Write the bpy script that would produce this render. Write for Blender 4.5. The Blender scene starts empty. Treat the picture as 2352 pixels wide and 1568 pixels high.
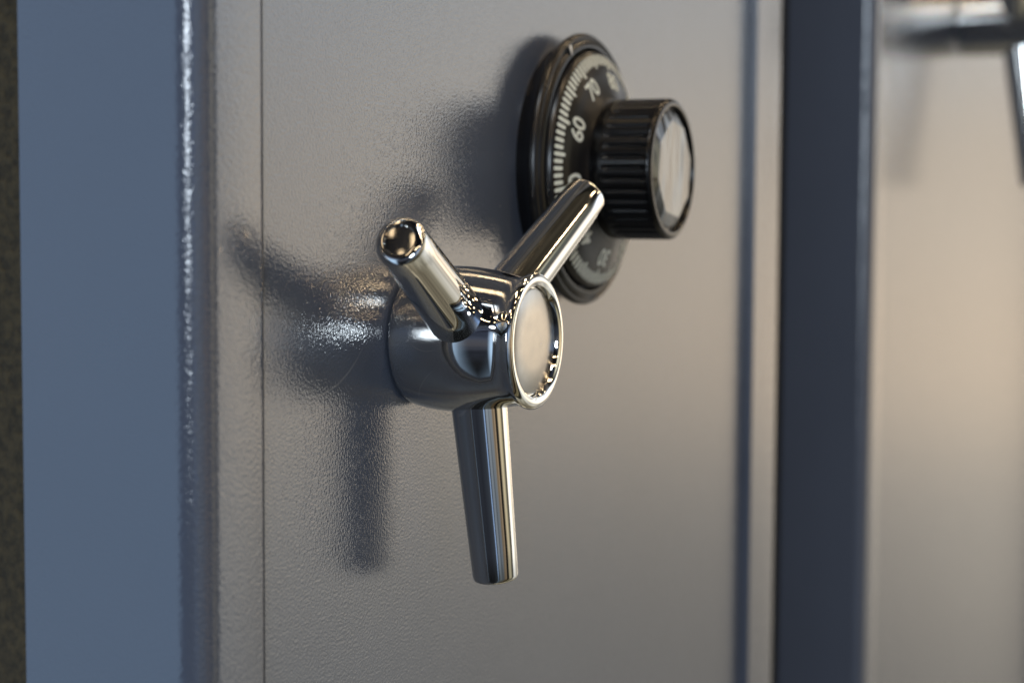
import bpy, bmesh, math, random
from mathutils import Matrix, Vector

C = bpy.context.scene
PI = math.pi
random.seed(4)

# ------------------------------------------------------------------ camera
cd = bpy.data.cameras.new('camera')
cam = bpy.data.objects.new('camera', cd)
C.collection.objects.link(cam)
C.camera = cam
RT = Vector((0.41335047, -0.91055504, 0.00555951))
UP = Vector((0.06178198, 0.0341366, 0.99750573))
FW = Vector((0.90847365, 0.41197598, -0.07036627))
m = Matrix((RT, UP, -FW)).transposed().to_4x4()
m.translation = Vector((-0.4967, -0.2583, 0.0382))
cam.matrix_world = m
cd.sensor_width = 36
cd.lens = 4099.4 / 2352 * 36
cd.clip_start = 0.01
cd.clip_end = 100
cd.dof.use_dof = True
cd.dof.focus_distance = 0.535
cd.dof.aperture_fstop = 9.0
cd.dof.aperture_blades = 0

# ------------------------------------------------------------------ world: the light of the showroom all around
W = bpy.data.worlds.new('World')
C.world = W
W.use_nodes = True
nt = W.node_tree
for n in list(nt.nodes):
    nt.nodes.remove(n)


def N(tree, kind, **kw):
    n = tree.nodes.new(kind)
    for k, v in kw.items():
        setattr(n, k, v)
    return n


def L(tree, a, b):
    tree.links.new(a, b)


def math_node(tree, op, a, b=None, c=None):
    n = N(tree, 'ShaderNodeMath', operation=op)
    for i, v in enumerate((a, b, c)):
        if v is None:
            continue
        if isinstance(v, (int, float)):
            n.inputs[i].default_value = v
        else:
            L(tree, v, n.inputs[i])
    return n.outputs[0]


def smooth(tree, v, a, b):
    n = N(tree, 'ShaderNodeMapRange', interpolation_type='SMOOTHSTEP')
    n.inputs['From Min'].default_value = a
    n.inputs['From Max'].default_value = b
    L(tree, v, n.inputs['Value'])
    return n.outputs['Result']


def ramp(tree, fac, stops):
    n = N(tree, 'ShaderNodeValToRGB')
    cr = n.color_ramp
    cr.interpolation = 'EASE'
    while len(cr.elements) < len(stops):
        cr.elements.new(0.5)
    for e, (p, c) in zip(cr.elements, stops):
        e.position = p
        e.color = (*c, 1)
    L(tree, fac, n.inputs[0])
    return n.outputs[0]


def mix(tree, fac, a, b, mode='MIX'):
    n = N(tree, 'ShaderNodeMix', data_type='RGBA', blend_type=mode)
    for sock, v in ((n.inputs['Factor'], fac), (n.inputs['A'], a), (n.inputs['B'], b)):
        if hasattr(v, 'is_linked'):
            L(tree, v, sock)
        elif isinstance(v, tuple):
            sock.default_value = (*v, 1)
        else:
            sock.default_value = v
    return n.outputs['Result']


tc = N(nt, 'ShaderNodeTexCoord')
sep = N(nt, 'ShaderNodeSeparateXYZ')
L(nt, tc.outputs['Generated'], sep.inputs[0])
dx, dy, dz = sep.outputs
# elevation 0..1 over -0.6..0.6
el = N(nt, 'ShaderNodeMapRange')
el.inputs['From Min'].default_value = -0.6
el.inputs['From Max'].default_value = 0.6
L(nt, dz, el.inputs['Value'])
hall = ramp(nt, el.outputs[0], [
    (0.00, (0.16, 0.14, 0.10)),
    (0.26, (0.36, 0.335, 0.29)),
    (0.36, (0.62, 0.555, 0.46)),
    (0.44, (0.98, 0.80, 0.60)),
    (0.52, (1.00, 0.85, 0.67)),
    (0.60, (0.90, 0.87, 0.82)),
    (0.68, (0.80, 0.80, 0.79)),
    (0.82, (0.10, 0.09, 0.08)),
    (1.00, (0.05, 0.045, 0.04)),
])
# compass direction: 0 = along the row of safes to the right, 90 = straight out of the doors, 180 = to the left
dyc = math_node(nt, 'MINIMUM', dy, math_node(nt, 'MULTIPLY_ADD', math_node(nt, 'GREATER_THAN', dx, 0.0), 1.0, -0.002))
az = math_node(nt, 'ARCTAN2', math_node(nt, 'MULTIPLY', dyc, -1), dx)
azn = N(nt, 'ShaderNodeMapRange')
azn.inputs['From Min'].default_value = math.radians(-20)
azn.inputs['From Max'].default_value = math.radians(180)
L(nt, az, azn.inputs['Value'])


def deg(d):
    return (d + 20) / 200


AZ = ramp(nt, azn.outputs[0], [(deg(d), c) for d, c in (
    (-20, (0.5, 0.5, 0.5)), (-8, (2.2, 2.2, 2.2)), (-1, (2.1, 2.1, 2.1)), (4, (0.62, 0.62, 0.62)), (10, (0.70, 0.70, 0.71)), (11.6, (0.70, 0.70, 0.70)), (12.6, (0.42, 0.42, 0.42)), (13.4, (0.84, 0.84, 0.84)), (17.3, (1.0, 1.0, 1.0)), (18.5, (0.55, 0.55, 0.55)), (19.5, (1.02, 1.02, 1.02)), (26, (1.2, 1.25, 1.3)),
    (44, (1.32, 1.44, 1.62)), (50, (0.10, 0.10, 0.10)), (58, (0.10, 0.11, 0.10)), (62, (0.62, 0.60, 0.48)), (76, (0.55, 0.52, 0.42)),
    (80, (0.03, 0.03, 0.03)), (88, (0.03, 0.03, 0.03)), (92, (0.34, 0.28, 0.22)), (102, (0.28, 0.24, 0.20)), (106, (0.20, 0.25, 0.34)), (128, (0.30, 0.38, 0.52)), (132, (0.05, 0.06, 0.09)), (136, (0.5, 0.8, 1.5)),
    (140, (0.07, 0.09, 0.14)), (150, (0.05, 0.065, 0.10)), (164, (0.04, 0.05, 0.08)))])
room = N(nt, 'ShaderNodeMix', data_type='RGBA', blend_type='MULTIPLY')
room.inputs['Factor'].default_value = 1.0
L(nt, hall, room.inputs['A'])
L(nt, AZ, room.inputs['B'])
# shelving and furniture far off: uneven patches
nz = N(nt, 'ShaderNodeTexNoise')
nz.inputs['Scale'].default_value = 6.0
nz.inputs['Detail'].default_value = 2.0
mp = N(nt, 'ShaderNodeMapping')
mp.inputs['Scale'].default_value = (1, 1, 0.6)
L(nt, tc.outputs['Generated'], mp.inputs['Vector'])
L(nt, mp.outputs[0], nz.inputs['Vector'])
streak = math_node(nt, 'MULTIPLY_ADD', smooth(nt, nz.outputs['Fac'], 0.33, 0.60), 0.5, 0.65)
sc = N(nt, 'ShaderNodeMix', data_type='RGBA', blend_type='MULTIPLY')
sc.inputs['Factor'].default_value = 1.0
L(nt, room.outputs['Result'], sc.inputs['A'])
L(nt, streak, sc.inputs['B'])
left = ramp(nt, el.outputs[0], [
    (0.00, (0.26, 0.37, 0.52)),
    (0.30, (0.34, 0.49, 0.68)),
    (0.60, (0.35, 0.49, 0.68)),
    (0.85, (0.12, 0.15, 0.22)),
    (1.00, (0.016, 0.015, 0.015)),
])
# daylight side of the hall, left of the safes
f_left = math_node(nt, 'MULTIPLY', smooth(nt, dx, -0.30, -0.55), smooth(nt, dy, 0.10, 0.28))
allc = mix(nt, f_left, sc.outputs['Result'], left)
bg = N(nt, 'ShaderNodeBackground')
L(nt, allc, bg.inputs['Color'])
bg.inputs['Strength'].default_value = 1.0
wo = N(nt, 'ShaderNodeOutputWorld')
L(nt, bg.outputs[0], wo.inputs['Surface'])

# ------------------------------------------------------------------ lamps
def area(name, loc, target, sx, sy, power, col):
    d = bpy.data.lights.new(name, 'AREA')
    d.shape = 'RECTANGLE'
    d.size, d.size_y = sx, sy
    d.energy = power
    d.color = col
    o = bpy.data.objects.new(name, d)
    C.collection.objects.link(o)
    o.location = loc
    o.rotation_euler = (Vector(target) - Vector(loc)).to_track_quat('-Z', 'Y').to_euler()
    return o


# warm ceiling lamps in rows all over the hall
for y in (-3.2, -2.2, -1.3, -0.80, -0.45):
    for x in (-2.8, -1.4, 0.0, 1.4, 2.8):
        area('ceiling_lamp', (x, y, 2.0), (x, y, 0), 0.24, 0.10, 1.6, (1.0, 0.74, 0.45))
for x, y in ((-1.95, 0.80), (-2.25, 0.45), (-1.6, 0.62)):
    area('ceiling_lamp', (x, y, 2.0), (x, y, 0), 0.34, 0.05, 0.07, (1.0, 0.74, 0.45))
# daylight from the shop window far on the left
area('window_light', (-2.74, -1.22, 0.44), (0, 0, 0), 0.52, 0.62, 15.0, (0.78, 0.89, 1.0))

# cool ceiling light added on the left for the far hub's white band
area('added_ceiling_light', (-1.3, -0.42, 2.2), (0.6, -0.1, 0.1), 0.5, 0.45, 5.0, (0.76, 0.88, 1.0))

C.view_settings.view_transform = 'Standard'
C.view_settings.look = 'None'
C.view_settings.gamma = 1.0
C.view_settings.exposure = 0.72
C.view_settings.use_curve_mapping = False
C.cycles.max_bounces = 10
C.cycles.glossy_bounces = 8
C.cycles.sample_clamp_indirect = 8
C.cycles.use_denoising = True


# ------------------------------------------------------------------ materials
def material(name, col, rough=0.4, metal=0.0, ior=1.5):
    mt = bpy.data.materials.new(name)
    mt.use_nodes = True
    b = mt.node_tree.nodes['Principled BSDF']
    b.inputs['Base Color'].default_value = (*col, 1)
    b.inputs['Roughness'].default_value = rough
    b.inputs['Metallic'].default_value = metal
    b.inputs['IOR'].default_value = ior
    return mt, b


def bumpy_paint(name, col, ior, rough, bump, scale=1150, drift=0.08):
    mt, b = material(name, col, rough, 0, ior)
    t = mt.node_tree
    g = N(t, 'ShaderNodeNewGeometry')
    n1 = N(t, 'ShaderNodeTexNoise')
    n1.inputs['Scale'].default_value = scale
    n1.inputs['Detail'].default_value = 1.5
    n1.inputs['Roughness'].default_value = 0.45
    L(t, g.outputs['Position'], n1.inputs['Vector'])
    n2 = N(t, 'ShaderNodeTexNoise')
    n2.inputs['Scale'].default_value = 90
    n2.inputs['Detail'].default_value = 1.0
    L(t, g.outputs['Position'], n2.inputs['Vector'])
    h = math_node(t, 'MULTIPLY_ADD', n2.outputs['Fac'], 0.18, n1.outputs['Fac'])
    bp = N(t, 'ShaderNodeBump')
    bp.inputs['Strength'].default_value = 1.0
    bp.inputs['Distance'].default_value = bump
    L(t, h, bp.inputs['Height'])
    L(t, bp.outputs[0], b.inputs['Normal'])
    # tiny dust specks and slow colour drift of the paint
    n3 = N(t, 'ShaderNodeTexNoise')
    n3.inputs['Scale'].default_value = 14
    n3.inputs['Detail'].default_value = 4
    L(t, g.outputs['Position'], n3.inputs['Vector'])
    v = N(t, 'ShaderNodeTexVoronoi')
    v.inputs['Scale'].default_value = 110
    L(t, g.outputs['Position'], v.inputs['Vector'])
    near = math_node(t, 'LESS_THAN', v.outputs['Distance'], 0.030)
    sepc = N(t, 'ShaderNodeSeparateColor')
    L(t, v.outputs['Color'], sepc.inputs[0])
    pick = math_node(t, 'GREATER_THAN', sepc.outputs[0], 0.80)
    dust = math_node(t, 'MULTIPLY', math_node(t, 'MULTIPLY', near, pick), 0.5)
    c0 = tuple(x * (1 - drift) for x in col)
    c1 = tuple(x * (1 + drift) for x in col)
    cc = mix(t, smooth(t, n1.outputs['Fac'], 0.15, 0.85) if drift > 0.3 else n3.outputs['Fac'], c0, c1)
    cc = mix(t, dust, cc, (0.55, 0.56, 0.58))
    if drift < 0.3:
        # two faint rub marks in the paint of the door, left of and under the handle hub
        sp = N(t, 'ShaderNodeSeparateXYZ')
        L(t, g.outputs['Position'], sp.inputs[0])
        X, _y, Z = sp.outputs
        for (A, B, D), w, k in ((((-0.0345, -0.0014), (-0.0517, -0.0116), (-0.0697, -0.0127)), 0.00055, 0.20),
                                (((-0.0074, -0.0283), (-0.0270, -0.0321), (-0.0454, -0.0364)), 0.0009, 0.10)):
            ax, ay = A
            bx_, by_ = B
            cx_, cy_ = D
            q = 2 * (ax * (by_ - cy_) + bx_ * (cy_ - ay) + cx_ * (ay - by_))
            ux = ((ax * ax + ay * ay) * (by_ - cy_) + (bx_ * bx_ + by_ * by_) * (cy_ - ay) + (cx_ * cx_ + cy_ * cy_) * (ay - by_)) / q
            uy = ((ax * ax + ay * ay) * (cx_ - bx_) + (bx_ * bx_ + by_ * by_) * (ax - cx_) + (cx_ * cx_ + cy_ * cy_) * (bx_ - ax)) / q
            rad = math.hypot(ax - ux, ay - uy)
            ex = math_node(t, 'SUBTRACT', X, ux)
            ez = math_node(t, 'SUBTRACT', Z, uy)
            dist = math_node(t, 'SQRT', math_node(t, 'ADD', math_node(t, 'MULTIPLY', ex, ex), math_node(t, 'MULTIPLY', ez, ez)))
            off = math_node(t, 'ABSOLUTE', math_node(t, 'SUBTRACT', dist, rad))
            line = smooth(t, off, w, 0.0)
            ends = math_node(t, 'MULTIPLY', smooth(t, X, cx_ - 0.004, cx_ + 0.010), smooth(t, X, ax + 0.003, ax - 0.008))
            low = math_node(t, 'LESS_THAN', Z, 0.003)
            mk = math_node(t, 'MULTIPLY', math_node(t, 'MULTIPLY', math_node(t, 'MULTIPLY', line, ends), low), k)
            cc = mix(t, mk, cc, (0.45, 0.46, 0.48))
    L(t, cc, b.inputs['Base Color'])
    return mt


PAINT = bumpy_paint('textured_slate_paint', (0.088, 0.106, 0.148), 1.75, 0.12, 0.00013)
OLIVE = bumpy_paint('dark_olive_textured_paint', (0.056, 0.040, 0.017), 1.3, 0.45, 0.0005, 420, 0.45)
CHROME, _b = material('polished_chrome', (0.82, 0.815, 0.79), 0.035, 1.0)
NICKEL, nb = material('satin_nickel', (0.36, 0.345, 0.32), 0.22, 1.0)
BLACK, _b = material('gloss_black_plastic', (0.006, 0.006, 0.007), 0.27, 0, 1.5)
KNOBBLACK, _b = material('satin_black_plastic', (0.004, 0.004, 0.0045), 0.24, 0, 1.42)
WHITE, _b = material('white_dial_paint', (0.80, 0.84, 0.76), 0.5)
CLEAR, _b = material('silver_insert', (0.18, 0.19, 0.20), 0.22, 0.9)
DARK, _b = material('seam_black', (0.01, 0.01, 0.012), 0.6)

t = CLEAR.node_tree
g = N(t, 'ShaderNodeNewGeometry')
mp = N(t, 'ShaderNodeMapping')
mp.inputs['Scale'].default_value = (150, 40, 35)
L(t, g.outputs['Position'], mp.inputs['Vector'])
n = N(t, 'ShaderNodeTexNoise')
n.inputs['Scale'].default_value = 1.0
n.inputs['Detail'].default_value = 1.0
L(t, mp.outputs[0], n.inputs['Vector'])
bp = N(t, 'ShaderNodeBump')
bp.inputs['Distance'].default_value = 0.0016
L(t, n.outputs['Fac'], bp.inputs['Height'])
L(t, bp.outputs[0], t.nodes['Principled BSDF'].inputs['Normal'])

# fine scuffs on the chrome and the nickel
for mt, s, a, lo in ((CHROME, 160, 0.05, 0.025), (NICKEL, 300, 0.18, 0.14)):
    t = mt.node_tree
    g = N(t, 'ShaderNodeNewGeometry')
    n = N(t, 'ShaderNodeTexNoise')
    n.inputs['Scale'].default_value = s
    n.inputs['Detail'].default_value = 5
    L(t, g.outputs['Position'], n.inputs['Vector'])
    r = math_node(t, 'MULTIPLY_ADD', n.outputs['Fac'], a, lo)
    L(t, r, t.nodes['Principled BSDF'].inputs['Roughness'])


# ------------------------------------------------------------------ mesh helpers
def obj(name, bm, mats, parent=None, smooth_angle=35, bevel=None):
    me = bpy.data.meshes.new(name)
    bmesh.ops.recalc_face_normals(bm, faces=bm.faces)
    bm.to_mesh(me)
    bm.free()
    for mt in (mats if isinstance(mats, (list, tuple)) else [mats]):
        me.materials.append(mt)
    o = bpy.data.objects.new(name, me)
    C.collection.objects.link(o)
    if parent:
        o.parent = parent
    for p in me.polygons:
        p.use_smooth = True
    me.set_sharp_from_angle(angle=math.radians(smooth_angle))
    if bevel:
        bv = o.modifiers.new('bevel', 'BEVEL')
        bv.width = bevel
        bv.segments = 4
        bv.limit_method = 'ANGLE'
    return o


def lathe(profile, seg=96, mod=None, bm=None, mat=0):
    """profile: (radius, height along -y).  Closed with centre points where radius is 0."""
    bm = bm or bmesh.new()
    rings = []
    for r, w in profile:
        if r <= 1e-7:
            rings.append([bm.verts.new((0, -w, 0))])
        else:
            ring = []
            for i in range(seg):
                a = 2 * PI * i / seg
                rr = r * (mod(a, w, r) if mod else 1)
                ring.append(bm.verts.new((rr * math.cos(a), -w, rr * math.sin(a))))
            rings.append(ring)
    for A, B in zip(rings, rings[1:]):
        if len(A) == 1 and len(B) == 1:
            continue
        for i in range(seg):
            j = (i + 1) % seg
            if len(A) == 1:
                f = bm.faces.new((A[0], B[i], B[j]))
            elif len(B) == 1:
                f = bm.faces.new((A[i], A[j], B[0]))
            else:
                f = bm.faces.new((A[i], A[j], B[j], B[i]))
            f.material_index = mat
    return bm


def arc(cx_, cy_, r, a0, a1, n=6):
    return [(cx_ + r * math.cos(math.radians(a0 + (a1 - a0) * i / n)), cy_ + r * math.sin(math.radians(a0 + (a1 - a0) * i / n))) for i in range(n + 1)]


def box(bm, x0, x1, y0, y1, z0, z1):
    v = [bm.verts.new((x, y, z)) for x in (x0, x1) for y in (y0, y1) for z in (z0, z1)]
    for f in ((0, 1, 3, 2), (4, 6, 7, 5), (0, 4, 5, 1), (2, 3, 7, 6), (0, 2, 6, 4), (1, 5, 7, 3)):
        bm.faces.new([v[i] for i in f])
    return bm


def empty(name, loc, parent=None):
    o = bpy.data.objects.new(name, None)
    C.collection.objects.link(o)
    o.location = loc
    o.empty_display_size = 0.05
    if parent:
        o.parent = parent
    return o


# ------------------------------------------------------------------ a safe: carcass, front frame, door
R_BEND = 0.0086


def frame_bm(xl, xr, il, ir, z0, z1, iz0, iz1, yl, yr, yb):
    """Front frame bent from plate: outer sides at xl / xr reaching back to yb, rounded corners, front plane at yl on the
    left stile and yr on the right, opening il..ir by iz0..iz1."""
    bm = bmesh.new()
    # horizontal section of the left stile, from back to opening
    sec_l = [(xl, yb)] + [(xl + R_BEND - R_BEND * math.cos(a), yl + R_BEND - R_BEND * math.sin(a)) for a in [PI / 2 * i / 10 for i in range(11)]] + [(il - 0.0016 + 0.0016 * math.sin(a), yl + 0.0016 - 0.0016 * math.cos(a)) for a in [PI / 2 * i / 6 for i in range(7)]] + [(il, 0.006), (xl + 0.012, 0.006), (xl + 0.012, yb)]
    sec_r = [(xr, yb)] + [(xr - R_BEND + R_BEND * math.cos(a), yr + R_BEND - R_BEND * math.sin(a)) for a in [PI / 2 * i / 10 for i in range(11)]] + [(ir, yr), (ir, 0.006), (xr - 0.012, 0.006), (xr - 0.012, yb)]
    for sec, flip in ((sec_l, 0), (sec_r, 1)):
        lo = [bm.verts.new((x, y, z0)) for x, y in sec]
        hi = [bm.verts.new((x, y, z1)) for x, y in sec]
        n = len(sec)
        for i in range(n):
            j = (i + 1) % n
            bm.faces.new((lo[i], lo[j], hi[j], hi[i]))
        bm.faces.new(lo)
        bm.faces.new(hi)
    box(bm, il + 0.0001, ir - 0.0001, yl + 0.0005, yb, iz1, z1 - 0.0005)
    box(bm, il + 0.0001, ir - 0.0001, yl + 0.0005, yb, z0 + 0.0005, iz0)
    return bm


def make_safe(x_off, label, xr, z0, z1, ir, yr):
    root = empty('steel_safe', (x_off, 0.30, z0 - 0.002))
    root['label'] = label
    root['category'] = 'safe'
    root['group'] = 'safes standing in a row'

    def place(o):
        o.location = Vector(o.location) - Vector((0, 0.30, z0 - 0.002))
        return o
    xl, il, T = -0.1241, -0.0946, 0.0520
    b = box(bmesh.new(), xl + 0.016, xr - 0.016, T - 0.004, 0.62, z0, z1)
    place(obj('carcass', b, OLIVE, root, bevel=0.004))
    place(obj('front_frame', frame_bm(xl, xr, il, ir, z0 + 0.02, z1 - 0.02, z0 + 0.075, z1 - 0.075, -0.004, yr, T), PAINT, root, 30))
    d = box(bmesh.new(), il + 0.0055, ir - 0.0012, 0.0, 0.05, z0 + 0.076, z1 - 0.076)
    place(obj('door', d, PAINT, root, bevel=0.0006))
    return root, place


# ------------------------------------------------------------------ the chrome handle
def hub_bm(k=1.0, kw=1.0, straight=0.0):
    p = [(0.0, 0.0), (0.0120, 0.0), (0.0121, 0.0009), (0.0200, 0.0009), (0.0206, 0.0012), (0.0211, 0.0020), (0.0215, 0.0036), (0.0221, 0.007), (0.0225, 0.011), (0.0226, 0.015), (0.0224, 0.020), (0.0217, 0.0255), (0.0208, 0.0305), (0.0201, 0.0340), (0.0198, 0.0362), (0.0199, 0.0376), (0.0203, 0.0387), (0.0208, 0.0397)]
    p = [(r if r < 0.0195 else r + (0.0215 - r) * straight, w) for r, w in p]
    p += arc(0.0187, 0.0397, 0.0023, 8, 90, 7)[1:]
    p += [(0.0180, 0.0419)]
    p += [(0.0171, 0.0414), (0.0166, 0.0405), (0.0164, 0.0395), (0.0, 0.0395)]
    return lathe([(r * k, w * k * kw) for r, w in p], 128)


def cap_bm(k=1.0, kw=1.0):
    off = 0.0395 * k * kw
    p = [(0.0162 * k, off + 0.00015), (0.0161 * k, off + 0.0006 * k), (0.0155 * k, off + 0.0009 * k), (0.008 * k, off + 0.0011 * k), (0, off + 0.00115 * k)]
    return lathe(p, 96)


def spoke_bm(angle, tilt, length, w0, k=1.0, thick=1.0):
    r0, r1 = 0.0092 * k * thick, 0.0072 * k * thick
    rr = 0.0017 * k
    start = 0.006 * k
    prof = [(0.0, start), (r0, start)]
    for i in range(1, 9):
        t = i / 8
        l = start + (length - rr - start) * t
        prof.append((r0 + (r1 - r0) * (l - start) / (length - start), l))
    prof += [(r1 - rr + rr * math.cos(a), length - rr + rr * math.sin(a)) for a in [PI / 2 * i / 6 for i in range(1, 7)]]
    prof += [(r1 * 0.62, length), (r1 * 0.58, length - 0.0004 * k), (0, length - 0.0006 * k)]
    bm = lathe(prof, 72)
    a, tl = math.radians(angle), math.radians(tilt)
    d = Vector((math.cos(a) * math.cos(tl), -math.sin(tl), math.sin(a) * math.cos(tl)))
    q = Vector((0, -1, 0)).rotation_difference(d).to_matrix().to_4x4()
    bmesh.ops.transform(bm, matrix=Matrix.Translation((0, -w0, 0)) @ q, verts=bm.verts)
    return bm


def make_handle(parent, place, loc, spokes, k=1.0, kw=1.0, length=0.0768, w0=0.0198):
    h = place(empty('handle', loc, parent))
    obj('hub', hub_bm(k, kw, 0.9 if kw > 1.1 else 0.0), CHROME, h, 30)
    obj('hub_cap', cap_bm(k, kw), NICKEL, h, 40)
    for a, tl in spokes:
        obj('spoke', spoke_bm(a, tl, length, w0, k, 1.35 if kw > 1.1 else 1.0), CHROME, h, 30)
    return h


# ------------------------------------------------------------------ the combination dial
def dial_ring_bm():
    p = [(0.0, 0.0), (0.0452, 0.0), (0.0454, 0.0020), (0.0484, 0.0054), (0.0495, 0.0064), (0.0499, 0.0073), (0.0499, 0.0082), (0.0495, 0.0091), (0.0488, 0.0097), (0.0482, 0.0098), (0.0478, 0.0092), (0.0474, 0.0090),
         (0.0470, 0.0096), (0.0464, 0.0102), (0.0455, 0.0107), (0.0448, 0.0108), (0.0444, 0.0104), (0.0442, 0.0092), (0.0441, 0.0060), (0.0, 0.0060)]
    return lathe(p, 160)


PLATE = [(0.0, 0.0062), (0.0432, 0.0062), (0.0434, 0.0100), (0.0431, 0.0122), (0.0424, 0.0130), (0.0340, 0.0166), (0.0270, 0.0190), (0.0262, 0.0196), (0.0255, 0.0200), (0.0, 0.0200)]


def plate_h(r):
    for (r0, w0), (r1, w1) in zip(PLATE[4:], PLATE[5:]):
        if r1 <= r <= r0:
            return w0 + (w1 - w0) * (r0 - r) / (r0 - r1)
    return PLATE[-1][1]


def text_mesh(txt, size):
    cu = bpy.data.curves.new('digits', 'FONT')
    cu.body = txt
    cu.size = 1.0
    cu.align_x = 'CENTER'
    cu.align_y = 'CENTER'
    cu.offset = 0.022
    o = bpy.data.objects.new('digits', cu)
    C.collection.objects.link(o)
    dg = bpy.context.evaluated_depsgraph_get()
    me = bpy.data.meshes.new_from_object(o.evaluated_get(dg))
    me.transform(Matrix.Scale(size, 4))
    bpy.data.objects.remove(o)
    bpy.data.curves.remove(cu)
    return me


ZERO = 78.2          # dial reading that stands at the top


def dial_plate_bm():
    bm = lathe(PLATE, 160)
    lift = 0.00018

    def put(r, a, tang):
        """point at radius r, angle a clockwise from the top, offset tang along the clockwise tangent, on the cone"""
        s, c = math.sin(a), math.cos(a)
        x = s * r + c * tang
        z = c * r - s * tang
        rr = math.hypot(x, z)
        return (x, -(plate_h(rr) + lift), z)
    for i in range(100):
        a = (i - ZERO) / 100 * 2 * PI
        r0, r1 = 0.0421, 0.0368 if i % 10 == 0 else (0.0372 if i % 5 == 0 else 0.0382)
        n = 5
        hw = 0.00074
        prev = None
        for k in range(n + 1):
            r = r0 + (r1 - r0) * k / n
            t = hw * (0.7 if k in (0, n) else 1.0)
            cur = (bm.verts.new(put(r, a, -t)), bm.verts.new(put(r, a, t)))
            if prev:
                f = bm.faces.new((prev[0], prev[1], cur[1], cur[0]))
                f.material_index = 1
            prev = cur
    for i in range(0, 100, 10):
        me = text_mesh(str(i), 0.0083)
        a = (i - ZERO) / 100 * 2 * PI
        tb = bmesh.new()
        tb.from_mesh(me)
        bmesh.ops.triangulate(tb, faces=tb.faces)
        bmesh.ops.subdivide_edges(tb, edges=[e for e in tb.edges if e.calc_length() > 0.0006], cuts=3, use_grid_fill=True)
        bmesh.ops.triangulate(tb, faces=tb.faces)
        bpy.data.meshes.remove(me)
        vm = {}
        for v in tb.verts:
            vm[v] = bm.verts.new(put(0.0322 + v.co.y * 1.0, a, v.co.x * 1.08))
        for f in tb.faces:
            try:
                g = bm.faces.new([vm[v] for v in f.verts])
                g.material_index = 1
            except ValueError:
                pass
        tb.free()
    return bm


def index_mark_bm():
    a = math.radians(-27)
    bm = bmesh.new()
    s, c = math.sin(a), math.cos(a)
    pts = [(0.0490, 0.0010), (0.0490, -0.0010), (0.0447, 0.0), ]
    vs = []
    for h in (0.0095, 0.01095):
        vs.append([bm.verts.new((s * r + c * t, -h, c * r - s * t)) for r, t in pts])
    bm.faces.new(vs[0])
    bm.faces.new(vs[1])
    for i in range(3):
        j = (i + 1) % 3
        bm.faces.new((vs[0][i], vs[0][j], vs[1][j], vs[1][i]))
    return bm


def knob_bm():
    n = 40

    def mod(a, w, r):
        if r < 0.0235:
            return 1
        f = max(0.0, min(1.0, (w - 0.0245) / 0.0015)) * max(0.0, min(1.0, (0.0412 - w) / 0.001))
        u = math.cos(a * n)
        return 1 - 0.034 * f * max(0.0, u) ** 1.2
    p = [(0.0, 0.0199), (0.0250, 0.0199), (0.0254, 0.0206), (0.0255, 0.0240)]
    for i in range(14):
        p.append((0.0255, 0.0245 + 0.0165 * i / 13))
    p += arc(0.0235, 0.0408, 0.0020, 0, 90, 6)
    p += [(0.0229, 0.0427), (0.0225, 0.0420), (0.0224, 0.0405), (0.0, 0.0405)]
    return lathe(p, 480, mod)


def knob_cap_bm():
    """clear silver insert: round foot rising to a bevelled eight-sided face"""
    bm = bmesh.new()
    n = 8
    seg = 96
    rings = []
    for kind, r, w in (('c', 0.0212, 0.0406), ('c', 0.0212, 0.0412), ('c', 0.0209, 0.0415), ('o', 0.0182, 0.0430), ('o', 0.0178, 0.0431), ('o', 0.0090, 0.0430), ('o', 0.0040, 0.0429)):
        ring = []
        for i in range(seg):
            a = 2 * PI * (i + 0.5) / seg
            rr = r
            if kind == 'o':
                b = (a + PI / 8 * 1.4) % (2 * PI / n) - PI / n
                rr = r * math.cos(PI / n) / math.cos(b)
                rr = 0.95 * rr + 0.05 * r
            ring.append(bm.verts.new((rr * math.cos(a), -w, rr * math.sin(a))))
        rings.append(ring)
    for A, B in zip(rings, rings[1:]):
        for i in range(seg):
            j = (i + 1) % seg
            bm.faces.new((A[i], A[j], B[j], B[i]))
    bm.faces.new(rings[-1])
    return bm


# ------------------------------------------------------------------ build
near, pl = make_safe(0.0, 'slate blue safe with the whole three-spoke chrome handle and black combination dial on its door', 0.399, -0.62, 0.55, 0.3505, -0.0045)
hd = make_handle(near, pl, (0, 0, 0), ((-84.25, 3.5), (155.5, 8.25), (36.75, 9.75)))
dl = pl(empty('combination_dial', (0.1202, 0, 0.0552), near))
obj('dial_ring', dial_ring_bm(), BLACK, dl, 50)
obj('dial_plate', dial_plate_bm(), [BLACK, WHITE], dl, 40)
obj('index_mark', index_mark_bm(), NICKEL, dl)
obj('knob', knob_bm(), KNOBBLACK, dl, 50)
obj('knob_cap', knob_cap_bm(), CLEAR, dl, 12)

far, pl = make_safe(0.7270, 'blurred slate safe standing behind at the right, only its handle hub and one spoke showing', 0.72, -0.62, 0.90, 0.66, -0.006)
make_handle(far, pl, (0.173, 0, 0.187), ((-90.0, 7.0), (150.0, 7.0), (30.0, 7.0)), 1.18, 1.36, 0.125, 0.0440)
